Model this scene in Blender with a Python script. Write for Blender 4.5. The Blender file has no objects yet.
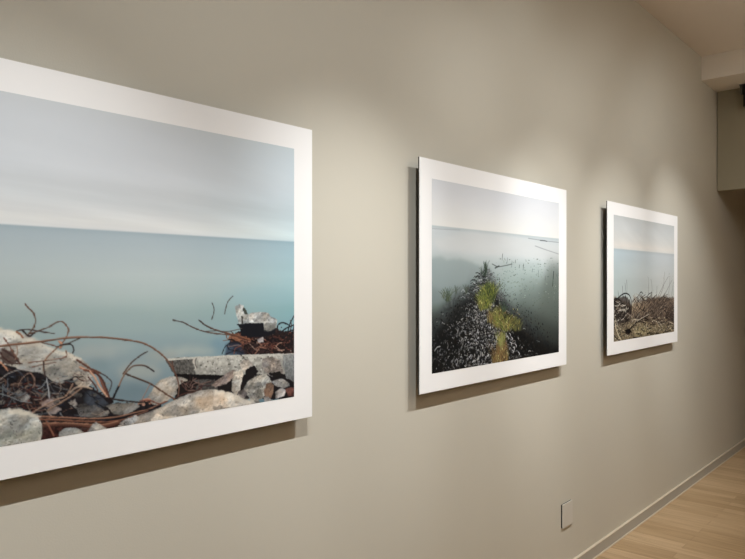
import bpy, bmesh, math, random
import numpy as np
from mathutils import Vector

sc = bpy.context.scene
COL = sc.collection
random.seed(7)

# ------------------------------------------------------------------ camera numbers
CX, HY, F = 372.5, 282.0, 680.0            # centre column, horizon row, focal length (745 px wide frame)
TH = math.atan2(967.0 - CX, F)             # angle between view direction and the long wall
EYE = 1.55
_st, _ct = math.sin(TH), math.cos(TH)
D = EYE * (F * _st - (625 - CX) * _ct) / (533.5 - HY)      # distance camera - wall


def on_wall(px, py, off=0.0):
    """photo pixel -> (x, z) on the plane lying off metres in front of the long wall"""
    t = (D - off) / (F * _st - (px - CX) * _ct)
    return (F * _ct + (px - CX) * _st) * t, EYE + (HY - py) * t


def col_for(x, z, off):
    """(x, z) on that plane -> photo pixel (vectorised)"""
    y = D - off
    dep = x * _ct + y * _st
    return CX + F * (x * _st - y * _ct) / dep, HY - F * (z - EYE) / dep


# ------------------------------------------------------------------ materials
def new_mat(name):
    m = bpy.data.materials.new(name)
    m.use_nodes = True
    nt = m.node_tree
    return m, nt, nt.nodes['Principled BSDF']


def lin(c):
    return tuple(((v / 255.0) / 12.92 if v <= 10 else (((v / 255.0) + 0.055) / 1.055) ** 2.4) for v in c)


def paint_mat(name, rgb, rough=0.6, var=0.04, scale=3.0, bump=0.0, bscale=300, metal=0.0, spec=0.3):
    m, nt, b = new_mat(name)
    tc = nt.nodes.new('ShaderNodeTexCoord')
    n = nt.nodes.new('ShaderNodeTexNoise')
    n.inputs['Scale'].default_value = scale
    n.inputs['Detail'].default_value = 4
    nt.links.new(tc.outputs['Object'], n.inputs['Vector'])
    r = nt.nodes.new('ShaderNodeValToRGB')
    c = lin(rgb)
    r.color_ramp.elements[0].position = .3
    r.color_ramp.elements[1].position = .7
    r.color_ramp.elements[0].color = (*[v * (1 - var) for v in c], 1)
    r.color_ramp.elements[1].color = (*[min(1, v * (1 + var)) for v in c], 1)
    nt.links.new(n.outputs['Fac'], r.inputs['Fac'])
    nt.links.new(r.outputs['Color'], b.inputs['Base Color'])
    b.inputs['Roughness'].default_value = rough
    b.inputs['Metallic'].default_value = metal
    b.inputs['Specular IOR Level'].default_value = spec
    if bump:
        n2 = nt.nodes.new('ShaderNodeTexNoise')
        n2.inputs['Scale'].default_value = bscale
        nt.links.new(tc.outputs['Object'], n2.inputs['Vector'])
        bp = nt.nodes.new('ShaderNodeBump')
        bp.inputs['Strength'].default_value = bump
        bp.inputs['Distance'].default_value = 0.002
        nt.links.new(n2.outputs['Fac'], bp.inputs['Height'])
        nt.links.new(bp.outputs['Normal'], b.inputs['Normal'])
    return m


def floor_mat():
    m, nt, b = new_mat('oak_boards')
    N, L = nt.nodes.new, nt.links.new
    tc = N('ShaderNodeTexCoord')
    mp = N('ShaderNodeMapping')
    mp.inputs['Rotation'].default_value = (0, 0, math.pi / 2)
    L(tc.outputs['Object'], mp.inputs['Vector'])
    br = N('ShaderNodeTexBrick')
    br.inputs['Scale'].default_value = 1.0
    br.inputs['Brick Width'].default_value = 1.25
    br.inputs['Row Height'].default_value = 0.085
    br.inputs['Mortar Size'].default_value = 0.0009
    br.inputs['Mortar Smooth'].default_value = 0.3
    br.inputs['Bias'].default_value = 0.0
    br.offset = 0.37
    br.inputs['Color1'].default_value = (*lin((198, 171, 136)), 1)
    br.inputs['Color2'].default_value = (*lin((177, 150, 114)), 1)
    br.inputs['Mortar'].default_value = (*lin((128, 103, 74)), 1)
    L(mp.outputs['Vector'], br.inputs['Vector'])
    mp2 = N('ShaderNodeMapping')
    mp2.inputs['Scale'].default_value = (22, 1.3, 1)
    L(tc.outputs['Object'], mp2.inputs['Vector'])
    n = N('ShaderNodeTexNoise')
    n.inputs['Scale'].default_value = 2.2
    n.inputs['Detail'].default_value = 6
    n.inputs['Distortion'].default_value = .6
    L(mp2.outputs['Vector'], n.inputs['Vector'])
    r = N('ShaderNodeValToRGB')
    r.color_ramp.elements[0].position = .3
    r.color_ramp.elements[0].color = (.80, .77, .72, 1)
    r.color_ramp.elements[1].position = .7
    r.color_ramp.elements[1].color = (1.06, 1.04, 1.02, 1)
    L(n.outputs['Fac'], r.inputs['Fac'])
    mx = N('ShaderNodeMix')
    mx.data_type = 'RGBA'
    mx.blend_type = 'MULTIPLY'
    mx.inputs['Factor'].default_value = 1
    L(br.outputs['Color'], mx.inputs['A'])
    L(r.outputs['Color'], mx.inputs['B'])
    L(mx.outputs['Result'], b.inputs['Base Color'])
    b.inputs['Roughness'].default_value = .5
    b.inputs['Specular IOR Level'].default_value = .3
    return m


def print_mat(name, gain):
    m, nt, b = new_mat(name)
    a = nt.nodes.new('ShaderNodeAttribute')
    a.attribute_name = 'ink'
    g = nt.nodes.new('ShaderNodeVectorMath')
    g.operation = 'SCALE'
    g.inputs['Scale'].default_value = gain
    nt.links.new(a.outputs['Color'], g.inputs[0])
    nt.links.new(g.outputs['Vector'], b.inputs['Base Color'])
    b.inputs['Roughness'].default_value = .55
    b.inputs['Specular IOR Level'].default_value = .15
    return m


M_wall = paint_mat('taupe_wall_paint', (192, 186, 171), .7, .015, 1.5, .12, 220)
M_base = paint_mat('baseboard_paint', (168, 163, 152), .45, .015, 2)
M_bead = paint_mat('bead_highlight_paint', (205, 192, 170), .5, .02, 5)  # pale paint of the floor bead; on the lip it imitates a highlight
M_ceil = paint_mat('ceiling_paint', (236, 227, 216), .8, .015, 1.5)
M_bulk = paint_mat('bulkhead_paint', (240, 233, 222), .8, .01, 1.5)
M_lintel = paint_mat('lintel_paint', (158, 150, 128), .7, .015, 1.5)
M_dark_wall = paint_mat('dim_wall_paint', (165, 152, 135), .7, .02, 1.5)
M_white = paint_mat('print_paper_white', (236, 234, 231), .55, .006, 4, spec=.2)
M_black = paint_mat('black_board_edge', (34, 32, 30), .6, .1, 20)
M_alu = paint_mat('aluminium_rail', (130, 130, 130), .4, .05, 20, metal=.8)
M_plate = paint_mat('painted_cover_plate', (194, 188, 176), .45, .01, 10)
M_spot = paint_mat('black_lamp_metal', (26, 24, 22), .45, .1, 12)
M_grey = paint_mat('grey_bracket_metal', (105, 100, 92), .5, .05, 12)
M_lens = paint_mat('lamp_lens', (225, 220, 205), .3, .02, 12)
M_floor = floor_mat()


# ------------------------------------------------------------------ object helpers
def link(name, mesh, mat, parent=None):
    o = bpy.data.objects.new(name, mesh)
    COL.objects.link(o)
    if mat is not None:
        mesh.materials.append(mat)
    if parent is not None:
        o.parent = parent
    return o


def bm_box(bm, x0, x1, y0, y1, z0, z1, bevel=0.0):
    r = bmesh.ops.create_cube(bm, size=1.0)
    for v in r['verts']:
        v.co = Vector(((x0 + x1) / 2 + v.co.x * (x1 - x0), (y0 + y1) / 2 + v.co.y * (y1 - y0),
                       (z0 + z1) / 2 + v.co.z * (z1 - z0)))
    if bevel:
        es = list({e for v in r['verts'] for e in v.link_edges})
        bmesh.ops.bevel(bm, geom=es, offset=bevel, segments=3, affect='EDGES', profile=.5)


def bm_cyl(bm, p, q, r0, r1=None, seg=28):
    p, q = Vector(p), Vector(q)
    r1 = r0 if r1 is None else r1
    d = q - p
    rot = d.to_track_quat('Z', 'Y').to_matrix().to_4x4()
    rot.translation = (p + q) / 2
    bmesh.ops.create_cone(bm, cap_ends=True, segments=seg, radius1=r0, radius2=r1, depth=d.length, matrix=rot)


def build(name, bm, mat, parent=None, smooth=False):
    me = bpy.data.meshes.new(name)
    bmesh.ops.recalc_face_normals(bm, faces=bm.faces)
    bm.to_mesh(me)
    bm.free()
    if smooth:
        for p in me.polygons:
            p.use_smooth = True
    return link(name, me, mat, parent)


def box(name, x0, x1, y0, y1, z0, z1, mat, parent=None, bevel=0.0):
    bm = bmesh.new()
    bm_box(bm, x0, x1, y0, y1, z0, z1, bevel)
    return build(name, bm, mat, parent)


def empty(name, loc):
    o = bpy.data.objects.new(name, None)
    o.location = loc
    o.empty_display_size = .1
    COL.objects.link(o)
    return o


def tag(o, label=None, cat=None, group=None, kind=None):
    if label:
        o['label'] = label
    if cat:
        o['category'] = cat
    if group:
        o['group'] = group
    if kind:
        o['kind'] = kind
    return o


def struct(name, label, cat, *a, **k):
    return tag(box(name, *a, **k), label, cat, kind='structure')


# ------------------------------------------------------------------ room: wall plane y = D, camera at the origin
XB, XE = -3.2, on_wall(716.5, 150)[0]          # back wall, plane of the lintel
X_BULK = on_wall(701.5, 81)[0]
XF = XE + 2.6                                  # far end of the space past the opening
YR = -3.6                                      # wall behind the camera
Z_CEIL = on_wall(700.5, 56)[1]
Z_BULK = on_wall(702, 81)[1]
Z_LINT = on_wall(716.5, 190.8)[1]
T = .12
print('D', D, 'XE', XE, 'XBULK', X_BULK, 'ceil', Z_CEIL, 'bulk', Z_BULK, on_wall(717, 95)[1], 'lint', Z_LINT)

struct('wall_left', 'long taupe gallery wall the three photographs hang on', 'wall', XB - T, XF + T, D, D + T, -T, Z_CEIL + T, M_wall)
struct('floor', 'pale oak strip floor of the gallery', 'floor', XB - T, XF + T, YR - T, D, -T, 0, M_floor)
struct('ceiling', 'off-white flat gallery ceiling', 'ceiling', XB - T, XF + T, YR - T, D, Z_CEIL, Z_CEIL + T, M_ceil)
struct('wall_back', 'plain wall at the near end of the gallery', 'wall', XB - T, XB, YR, D, 0, Z_CEIL, M_wall)
struct('wall_right', 'plain wall behind the viewer', 'wall', XB - T, XF + T, YR - T, YR, 0, Z_CEIL, M_wall)
struct('wall_far', 'dim wall beyond the tall opening', 'wall', XF, XF + T, YR, D, 0, Z_CEIL, M_dark_wall)
struct('trim_1', 'boxed off-white bulkhead under the ceiling at the far end', 'bulkhead', X_BULK, XF, YR, D, Z_BULK, Z_CEIL, M_bulk)
struct('trim_2', 'grey-green panel hanging above the opening at the far end', 'lintel', XE, XE + .06, YR, D - .006, Z_LINT, Z_BULK, M_lintel)
bm = bmesh.new()
bm_box(bm, XB, XF, D - .013, D, 0.0, .066)
tb = build('baseboard_left', bm, M_base)
tag(tb, 'low taupe baseboard along the foot of the long wall', 'baseboard', kind='structure')
bm = bmesh.new()
bm_box(bm, XB, XF, D - .0155, D, .066, .0695, 0)  # pale strip standing in for light caught on the baseboard's top edge
tag(build('trim_3', bm, M_bead), 'narrow lip along the top of the baseboard, pale as its painted-in highlight', 'trim', kind='structure')
bm = bmesh.new()
bm_box(bm, XB, XF, D - .0185, D - .013, 0.0, .0055, 0)
tag(build('trim_4', bm, M_bead), 'pale bead where baseboard meets the oak floor', 'trim', kind='structure')

# ------------------------------------------------------------------ painting engine for the three printed images
rng = np.random.RandomState(11)


def vnoise(X, Y, seed=0):
    """smooth value noise on arrays"""
    xi, yi = np.floor(X).astype(np.int64), np.floor(Y).astype(np.int64)
    fx, fy = X - xi, Y - yi
    fx, fy = fx * fx * (3 - 2 * fx), fy * fy * (3 - 2 * fy)

    def h(a, b):
        n = (a * 374761393 + b * 668265263 + seed * 974634777) & 0xffffffff
        n = ((n ^ (n >> 13)) * 1274126177) & 0xffffffff
        return ((n ^ (n >> 16)) & 0xffff) / 65535.0
    a = h(xi, yi) * (1 - fx) + h(xi + 1, yi) * fx
    b = h(xi, yi + 1) * (1 - fx) + h(xi + 1, yi + 1) * fx
    return a * (1 - fy) + b * fy


def fbm(X, Y, oct=4, seed=0):
    s, a, t = 0, 1.0, 0
    for o in range(oct):
        s = s + a * vnoise(X * 2 ** o + 17.3 * o, Y * 2 ** o - 9.1 * o, seed + o)
        t += a
        a *= .5
    return s / t


class Canvas:
    """Ink for one print, held in the print's own metres; shapes may be given in photo units, converted to the sheet."""

    def __init__(s, x0, x1, z0, z1, off, res=.001):
        s.x0, s.x1, s.z0, s.z1, s.off, s.res = x0, x1, z0, z1, off, res
        s.W, s.H = int(round((x1 - x0) / res)), int(round((z1 - z0) / res))
        c = x0 + (np.arange(s.W) + .5) * (x1 - x0) / s.W
        r = z1 - (np.arange(s.H) + .5) * (z1 - z0) / s.H
        s.GX, s.GZ = np.meshgrid(c, r)
        s.PX, s.PY = col_for(s.GX, s.GZ, off)
        s.U, s.V = (s.GX - x0) / (x1 - x0), (z1 - s.GZ) / (z1 - z0)   # 0..1 right, down
        s.C = np.zeros((s.H, s.W, 3))
        # canvas pixels per photo pixel near the middle of the sheet
        s.k = s.W / (col_for(x1, z0, off)[0] - col_for(max(x0, on_wall(0, 300, off)[0]), z0, off)[0])

    def pt(s, p):
        x, z = on_wall(p[0], p[1], s.off)
        return ((x - s.x0) / s.res, (s.z1 - z) / s.res)

    def pts(s, ps):
        return np.array([s.pt(p) for p in ps])

    def blend(s, sl, a, col):
        a = a[..., None]
        s.C[sl] = s.C[sl] * (1 - a) + col * a

    def region(s, P, pad):
        x0, y0 = np.floor(P.min(0) - pad).astype(int)
        x1, y1 = np.ceil(P.max(0) + pad).astype(int)
        x0, y0, x1, y1 = max(0, x0), max(0, y0), min(s.W, x1), min(s.H, y1)
        if x1 <= x0 or y1 <= y0:
            return None
        sl = (slice(y0, y1), slice(x0, x1))
        Y, X = np.mgrid[y0:y1, x0:x1] + .5
        return sl, X, Y

    def inside(s, P, X, Y):
        m = np.zeros(X.shape, bool)
        n = len(P)
        for i in range(n):
            (xa, ya), (xb, yb) = P[i], P[(i + 1) % n]
            if ya == yb:
                continue
            c = ((ya > Y) != (yb > Y)) & (X < (xb - xa) * (Y - ya) / (yb - ya) + xa)
            m ^= c
        return m

    def poly(s, ps, col, rough=2.0, soft=0, col2=None, tex=.0, tscale=8, alpha=1.0, seed=0, raw=False):
        """filled outline; col -> col2 from top to bottom, rough edge, mottled by tex"""
        P = np.array(ps, float) if raw else s.pts(ps)
        r = s.region(P, 4 + rough + soft * 3)
        if r is None:
            return
        sl, X, Y = r
        if rough:
            dx = (fbm(X / 9, Y / 9, 3, seed + 3) - .5) * 4 * rough
            dy = (fbm(X / 9 + 50, Y / 9, 3, seed + 5) - .5) * 4 * rough
        else:
            dx = dy = 0
        m = s.inside(P, X + dx, Y + dy).astype(float)
        if soft:
            m = blur(m, soft)
        t = np.clip((Y - P[:, 1].min()) / max(1, np.ptp(P[:, 1])), 0, 1)[..., None]
        c = np.array(col) / 255.
        if col2 is not None:
            c = c * (1 - t) + np.array(col2) / 255. * t
        else:
            c = c + 0 * t
        if tex:
            c = c * (1 + tex * 2 * (fbm(X / tscale, Y / tscale, 4, seed + 9) - .5))[..., None]
        s.blend(sl, m * alpha, c)

    def rock(s, ps, light, dark, seed=0, facet=14, pits=.25, rough=1.0, lit=(-.4, -.9), grain=.06):
        """lump of stone: relief from noise lit from above, dark underside, pits and grain"""
        P = s.pts(ps)
        r = s.region(P, 6)
        if r is None:
            return
        sl, X, Y = r
        dx = (fbm(X / 10, Y / 10, 3, seed + 3) - .5) * 4 * rough
        dy = (fbm(X / 10 + 50, Y / 10, 3, seed + 5) - .5) * 4 * rough
        m = s.inside(P, X + dx, Y + dy).astype(float)
        inner = blur(m, 5)
        h = fbm(X / facet, Y / facet, 3, seed) * facet * .62 + inner * 7
        gy, gx = np.gradient(h)
        sh = .66 - (gx * lit[0] + gy * lit[1]) * -.5
        t = np.clip((Y - P[:, 1].min()) / max(1, np.ptp(P[:, 1])), 0, 1)
        sh = np.clip(sh + .12 - .45 * t * t, 0, 1.1)
        la, da = np.array(light) / 255., np.array(dark) / 255.
        la, da = (la * .6 + la.mean() * .4) * 1.02, (da * .6 + da.mean() * .4) * .86
        c = da * (1 - sh[..., None]) + la * sh[..., None]
        c = c * (1 + grain * 2 * (rng.rand(*X.shape) - .5))[..., None]
        # broken faces: each patch takes its own tilt to the light
        rs = np.random.RandomState(seed + 400)
        nf = max(4, int(np.ptp(P[:, 0]) * np.ptp(P[:, 1]) / (facet * 2.2) ** 2))
        fx_ = rs.uniform(P[:, 0].min(), P[:, 0].max(), nf)
        fy_ = rs.uniform(P[:, 1].min(), P[:, 1].max(), nf)
        wx, wy = X + (fbm(X / 12, Y / 12, 3, seed + 8) - .5) * 16, Y + (fbm(X / 12, Y / 12, 3, seed + 12) - .5) * 16
        best = np.full(X.shape, 1e9)
        fs = np.zeros(X.shape)
        for q in range(nf):
            dd = (wx - fx_[q]) ** 2 + ((wy - fy_[q]) * 1.5) ** 2
            mk = dd < best
            best = np.where(mk, dd, best)
            fs = np.where(mk, rs.uniform(-1, 1), fs)
        c = c * (1 + .2 * blur(fs, .9))[..., None]
        p = vnoise(X / 3.2, Y / 2.6, seed + 77)
        c = c * (1 - pits * 1.2 * np.clip((p - .8) * 4, 0, 1))[..., None]
        warm = fbm(X / 25, Y / 18, 3, seed + 31)[..., None] - .5
        c = c * (1 + warm * np.array([.13, .03, -.09]))
        s.blend(sl, np.clip(blur(m, .6), 0, 1), np.clip(c, 0, 1))

    def stroke(s, ps, w, col, hi=.35, alpha=1.0, col2=None, w2=None, smooth=True, raw=False):
        """bar or wire: w in photo pixels, lit along its upper side"""
        P = np.array(ps, float) if raw else s.pts(ps)
        if smooth and len(P) > 2:
            P = catmull(P)
        n = len(P) - 1
        if not raw:
            mp = np.mean([np.clip(p[0], -480, 744) for p in ps])
            kk = (D - s.off) / (F * _st - (mp - CX) * _ct) / s.res * .92
        else:
            kk = 1
        w2 = w if w2 is None else w2
        c1 = np.array(col) / 255.
        c2 = c1 if col2 is None else np.array(col2) / 255.
        c1 = (c1 * .8 + c1.mean() * .2) * .9
        c2 = (c2 * .8 + c2.mean() * .2) * .9
        r = s.region(P, w * kk + 3)
        if r is None:
            return
        for i in range(n):
            a, b = P[i], P[i + 1]
            ww = (w + (w2 - w) * i / max(1, n)) * kk / 2
            r = s.region(np.array([a, b]), ww + 2)
            if r is None:
                continue
            sl, X, Y = r
            d = b - a
            L2 = max(1e-6, d @ d)
            t = np.clip(((X - a[0]) * d[0] + (Y - a[1]) * d[1]) / L2, 0, 1)
            ex, ey = X - a[0] - t * d[0], Y - a[1] - t * d[1]
            dist = np.hypot(ex, ey)
            m = np.clip(ww - dist + .5, 0, 1) * alpha
            c = c1 + (c2 - c1) * i / max(1, n)
            sd = np.clip(-(ey * .9 + ex * .3) / max(ww, .5), -1, 1)[..., None]
            s.blend(sl, m, np.clip(c * (1 + hi * sd), 0, 1))

    def to_grid(s, name, nx, nz, y, mat, parent, ox, oz):
        """write the ink on a dense flat sheet of vertices"""
        X = np.linspace(s.x0, s.x1, nx + 1)
        Z = np.linspace(s.z1, s.z0, nz + 1)
        B = s.C
        sx, sz = s.W / nx, s.H / nz
        Bb = np.stack([blur(B[..., c], .32 * (sx + sz) / 2) for c in range(3)], -1)
        ci = np.clip(((X - s.x0) / (s.x1 - s.x0) * s.W).astype(int), 0, s.W - 1)
        ri = np.clip(((s.z1 - Z) / (s.z1 - s.z0) * s.H).astype(int), 0, s.H - 1)
        ink = np.clip(Bb[np.ix_(ri, ci)], 0, 1)
        ink = np.where(ink <= .04045, ink / 12.92, ((ink + .055) / 1.055) ** 2.4)
        XX, ZZ = np.meshgrid(X - ox, Z - oz)
        co = np.stack([XX, np.full_like(XX, y), ZZ], -1).reshape(-1, 3)
        me = bpy.data.meshes.new(name)
        me.vertices.add(len(co))
        me.vertices.foreach_set('co', co.astype(np.float32).ravel())
        i = np.arange(nz)[:, None] * (nx + 1) + np.arange(nx)[None]
        q = np.stack([i, i + nx + 1, i + nx + 2, i + 1], -1).reshape(-1, 4)
        me.loops.add(q.size)
        me.loops.foreach_set('vertex_index', q.ravel().astype(np.int32))
        me.polygons.add(len(q))
        me.polygons.foreach_set('loop_start', (np.arange(len(q)) * 4).astype(np.int32))
        me.update(calc_edges=True)
        at = me.color_attributes.new('ink', 'FLOAT_COLOR', 'POINT')
        rgba = np.concatenate([ink.reshape(-1, 3), np.ones((len(co), 1))], 1).astype(np.float32)
        at.data.foreach_set('color', rgba.ravel())
        me.validate()
        return link(name, me, mat, parent)


def blur(a, sg):
    if sg <= .25:
        return a
    r = int(math.ceil(sg * 3))
    k = np.exp(-.5 * (np.arange(-r, r + 1) / sg) ** 2)
    k /= k.sum()
    p = np.pad(a, ((r, r), (r, r)), mode='edge')
    p = sum(k[i] * p[i:i + a.shape[0], :] for i in range(2 * r + 1))
    return sum(k[i] * p[:, i:i + a.shape[1]] for i in range(2 * r + 1))


def catmull(P, n=9):
    Q = np.vstack([2 * P[0] - P[1], P, 2 * P[-1] - P[-2]])
    out = []
    for i in range(1, len(Q) - 2):
        a, b, c, d = Q[i - 1:i + 3]
        for t in np.linspace(0, 1, n, endpoint=False):
            out.append(.5 * (2 * b + (c - a) * t + (2 * a - 5 * b + 4 * c - d) * t * t + (3 * b - a - 3 * c + d) * t ** 3))
    out.append(P[-1])
    return np.array(out)


def ramp(v, stops):
    xs = [p for p, _ in stops]
    return np.stack([np.interp(v, xs, [c[i] / 255. for _, c in stops]) for i in range(3)], -1)


#PAINT_BEGIN
def water_streaks(c, amp, sx, sz, seed):
    n = fbm((c.GX - c.x0) * sx, (c.z1 - c.GZ) * sz, 4, seed) - .5
    return (1 + amp * n)[..., None]


def chip(c, x, y, r, col, ang, asp=.4, seed=0):
    """one small angular flake of rubble centred on a sheet position (canvas units)"""
    n = random.choice((4, 5, 5, 6))
    ps = []
    for i in range(n):
        a = 2 * math.pi * i / n + random.uniform(-.3, .3)
        u, v = r * math.cos(a) * random.uniform(.8, 1.2), r * asp * math.sin(a)
        ps.append((x + u * math.cos(ang) - v * math.sin(ang), y + u * math.sin(ang) + v * math.cos(ang)))
    c.poly(ps, col, rough=0, raw=True)


def tangle(c, box, n, w, cols, length=14, curl=1.0, hi=.4, inside=None):
    """n crooked wires / twigs inside a box given in photo units"""
    x0, y0, x1, y1 = box
    k = 0
    while k < n:
        x, y = random.uniform(x0, x1), random.uniform(y0, y1)
        a = random.gauss(0, .7) + random.choice((0, math.pi))
        ps = [(x, y)]
        for _ in range(4):
            a += random.gauss(0, .45) * curl
            st = length / 4 * random.uniform(.6, 1.3)
            x, y = x + st * math.cos(a), y + st * math.sin(a) * .8
            ps.append((x, y))
        if inside and not (inside(*ps[0]) and inside(*ps[-1])):
            k += .2
            continue
        c.stroke(ps, random.uniform(*w), random.choice(cols), hi=hi, alpha=random.uniform(.6, 1))
        k += 1


def tuft(c, x, y, h, spread, n, cols, w=.7):
    for _ in range(n):
        a = random.gauss(0, spread)
        hh = h * random.uniform(.45, 1.05)
        bx = x + random.gauss(0, spread * h * .35)
        by = y + random.uniform(-.15, .1) * h
        c.stroke([(bx, by), (bx + a * hh * .4, by - hh * .55), (bx + a * hh, by - hh)], w, random.choice(cols),
                 hi=.2, alpha=random.uniform(.5, .95), w2=w * .5)


def paint_one(c):
    hz = (on_wall(0, 224.5, c.off)[1] + on_wall(294, 242, c.off)[1]) / 2
    t = np.clip((c.z1 - c.GZ) / (c.z1 - hz), 0, 1)
    sky = ramp(t, [(0, (195, 199, 201)), (.15, (197, 201, 204)), (.5, (199, 203, 206)), (.76, (200, 204, 205)), (.86, (210, 212, 211)),
                   (.93, (214, 215, 212)), (.98, (214, 215, 213)), (1, (204, 208, 208))])
    xs, zs = (c.GX - c.x0), (c.z1 - c.GZ)
    n = fbm(xs * 1.6 + zs * 1.5, (zs * 15 - xs * 2.2), 4, 4) - .5
    sky = sky * (1 + .09 * n * np.clip(t * 1.6, .25, 1))[..., None]
    n = fbm(xs * 1.5, zs * 34 - xs * 1.6, 4, 14) - .5
    sky = sky * (1 + .19 * n * np.clip((t - .45) * 2, 0, 1))[..., None]
    s = np.clip((hz - c.GZ) / (hz - c.z0), 0, 1)
    sea = ramp(s, [(0, (156, 170, 176)), (.03, (165, 178, 183)), (.1, (172, 184, 187)), (.22, (177, 188, 187)), (.32, (168, 181, 179)),
                   (.42, (150, 167, 165)), (.52, (143, 160, 160)), (.65, (132, 149, 152)), (.8, (116, 134, 140)), (1, (100, 118, 126))])
    sea = sea * water_streaks(c, .05, 2.0, 14, 5)
    m = (c.GZ > hz).astype(float)
    m = blur(m, .8)[..., None]
    c.C = sky * m + sea * (1 - m)
    # cooler, more saturated toward the right-hand side
    e = np.clip((c.U - .55) / .45, 0, 1) ** 1.5
    v = np.clip(c.V * 1.5, .25, 1)
    tint = np.stack([1 - .13 * e * v, 1 + .005 * e * v, 1 + .045 * e * v], -1)
    c.C = c.C * tint
    # pale foam and sunken stones showing through
    for (x, y, w, h, col, al) in [(95, 352, 22, 7, (168, 170, 164), .5), (120, 347, 16, 4, (165, 170, 166), .5),
                                  (140, 372, 22, 9, (170, 168, 156), .5), (190, 351, 26, 4, (178, 180, 170), .7),
                                  (160, 356, 20, 4, (160, 160, 150), .6), (150, 340, 40, 6, (132, 153, 157), .35),
                                  (128, 392, 26, 7, (100, 118, 124), .55), (-60, 350, 60, 10, (165, 170, 166), .5),
                                  (225, 345, 14, 8, (96, 130, 150), .4), (262, 296, 40, 9, (140, 172, 180), .3),
                                  (100, 318, 60, 10, (146, 164, 164), .4), (98, 365, 12, 6, (112, 132, 136), .5)]:
        c.poly([(x + w * math.cos(a), y + h * math.sin(a)) for a in np.linspace(0, 2 * math.pi, 18)[:-1]], col,
               rough=5, soft=9, alpha=al, seed=int(x))
    # ---- distant wires standing in the water
    dk = (62, 52, 48)
    c.stroke([(212, 303), (214, 308.6), (213.4, 314), (211.5, 319.5)], 1.0, (70, 66, 62))
    c.stroke([(232.5, 296.3), (228, 301.5), (226, 307), (224.6, 314)], 1.0, (78, 72, 68))
    # ---- nest of rusty iron with the broken block on top
    c.poly([(233, 336), (240, 331), (276, 327), (285, 331), (296, 330), (296, 356), (240, 356), (231, 348), (229, 341)],
           (38, 27, 27), rough=5, tex=.5, seed=3)
    c.poly([(226, 345), (240, 342), (245, 356), (224, 356)], (42, 52, 70), rough=3, soft=3, alpha=.8, seed=5)
    c.poly([(228, 339), (234, 333), (242, 333), (252, 339), (247, 343), (236, 342)], (116, 78, 60), rough=3, tex=.7, tscale=4, alpha=.9)
    tangle(c, (228, 334, 250, 342), 16, (.5, 1.0), [(168, 104, 70), (70, 40, 32), (140, 84, 58)], 10, .6)
    tangle(c, (238, 337, 292, 351), 75, (.5, 1.2), [(122, 66, 50), (84, 44, 38), (150, 100, 78), (14, 10, 12), (40, 24, 24), (10, 8, 10),
                                                     (150, 120, 104), (20, 16, 20)], 15, 1.3)
    tangle(c, (270, 330, 292, 350), 22, (.6, 1.2), [(24, 20, 24), (30, 22, 22), (110, 58, 44), (170, 130, 110)], 14, 1.5)
    c.poly([(236.5, 324), (249, 322), (264.5, 322.5), (276, 325), (275, 334), (263, 337), (241, 336), (240, 327)], (16, 18, 24), rough=1.5)
    c.rock([(248, 315), (252, 312.5), (262, 311.8), (268, 313), (272, 317), (277, 320), (276, 328), (270, 331), (264, 330),
            (263.5, 323.2), (249, 323)], (202, 200, 190), (92, 90, 86), 21, 9, .6)
    c.poly([(264.5, 324), (276, 322), (275.5, 329), (268, 332), (264.2, 330)], (90, 90, 84), rough=2, alpha=.5, tex=.3)
    c.rock([(235, 306.5), (239, 304.6), (243.4, 305.2), (245, 310), (248.5, 315), (249.5, 323.4), (239, 324.3), (236, 315)],
           (212, 212, 200), (96, 98, 92), 8, 7, .4)
    c.poly([(243.5, 306), (246.5, 311), (247.6, 315), (244.5, 314.5), (242.6, 309)], (62, 66, 60), rough=1)
    c.poly([(241.3, 316), (243, 316.5), (243.3, 323.5), (241.6, 323.8)], (58, 56, 52), rough=.8)
    c.rock([(257, 340), (263, 337), (264, 342), (259, 343)], (208, 190, 178), (130, 110, 100), 12, 6, .1)
    for ps in [[(277, 328.6), (278.4, 324.5), (283, 322.8), (289, 325)], [(287, 336), (289.5, 325), (294.5, 315)],
               [(279, 334), (285, 329), (294, 325)], [(284, 338), (290, 331), (295, 330)], [(290, 345), (292, 336), (295, 322)]]:
        c.stroke(ps, 1.4, (26, 26, 34), hi=.3)
    c.stroke([(173, 320), (183, 322.5), (194, 328), (207, 332.3), (221.5, 334.2), (236, 335.8)], 1.2, (62, 54, 52), col2=(112, 66, 44))
    c.stroke([(198.6, 320), (207, 326.3), (220, 331.4), (236, 335.4), (250, 340)], 1.4, (56, 46, 44), col2=(140, 82, 54), w2=1.9)
    c.stroke([(204, 331.5), (216, 331), (228, 331.5), (242, 328.6)], .8, (84, 70, 64))
    c.stroke([(222, 354), (225, 347), (231.5, 342.2), (240, 343)], .9, (34, 34, 40))
    c.stroke([(226, 354), (236, 351), (243, 353)], .9, (30, 28, 34))
    # ---- concrete beam
    c.poly([(174, 371), (294.5, 370), (294.5, 399), (176, 400)], (22, 19, 21), rough=3)
    c.poly([(165, 359), (180, 357.6), (220, 355.8), (295, 353.6), (295, 374), (240, 375), (222, 375.4), (174, 373.6), (169, 367)],
           (180, 178, 168), rough=.5, col2=(134, 132, 125), tex=.3, tscale=9, seed=9)
    c.poly([(165, 359), (170, 358.4), (193, 357.4), (194, 366), (196, 374.5), (174, 373.6), (169, 367)], (84, 82, 78), rough=1.2,
           tex=.6, tscale=3, alpha=1, seed=4)
    c.poly([(163, 359.2), (220, 355.6), (295, 353.2), (295, 355.3), (220, 357.8), (168, 360.5)], (184, 182, 172), rough=.35, tex=.2, tscale=3)
    c.stroke([(195, 358), (193.2, 362), (196, 366), (194.5, 370)], 1.5, (206, 196, 180), hi=.1)
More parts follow.
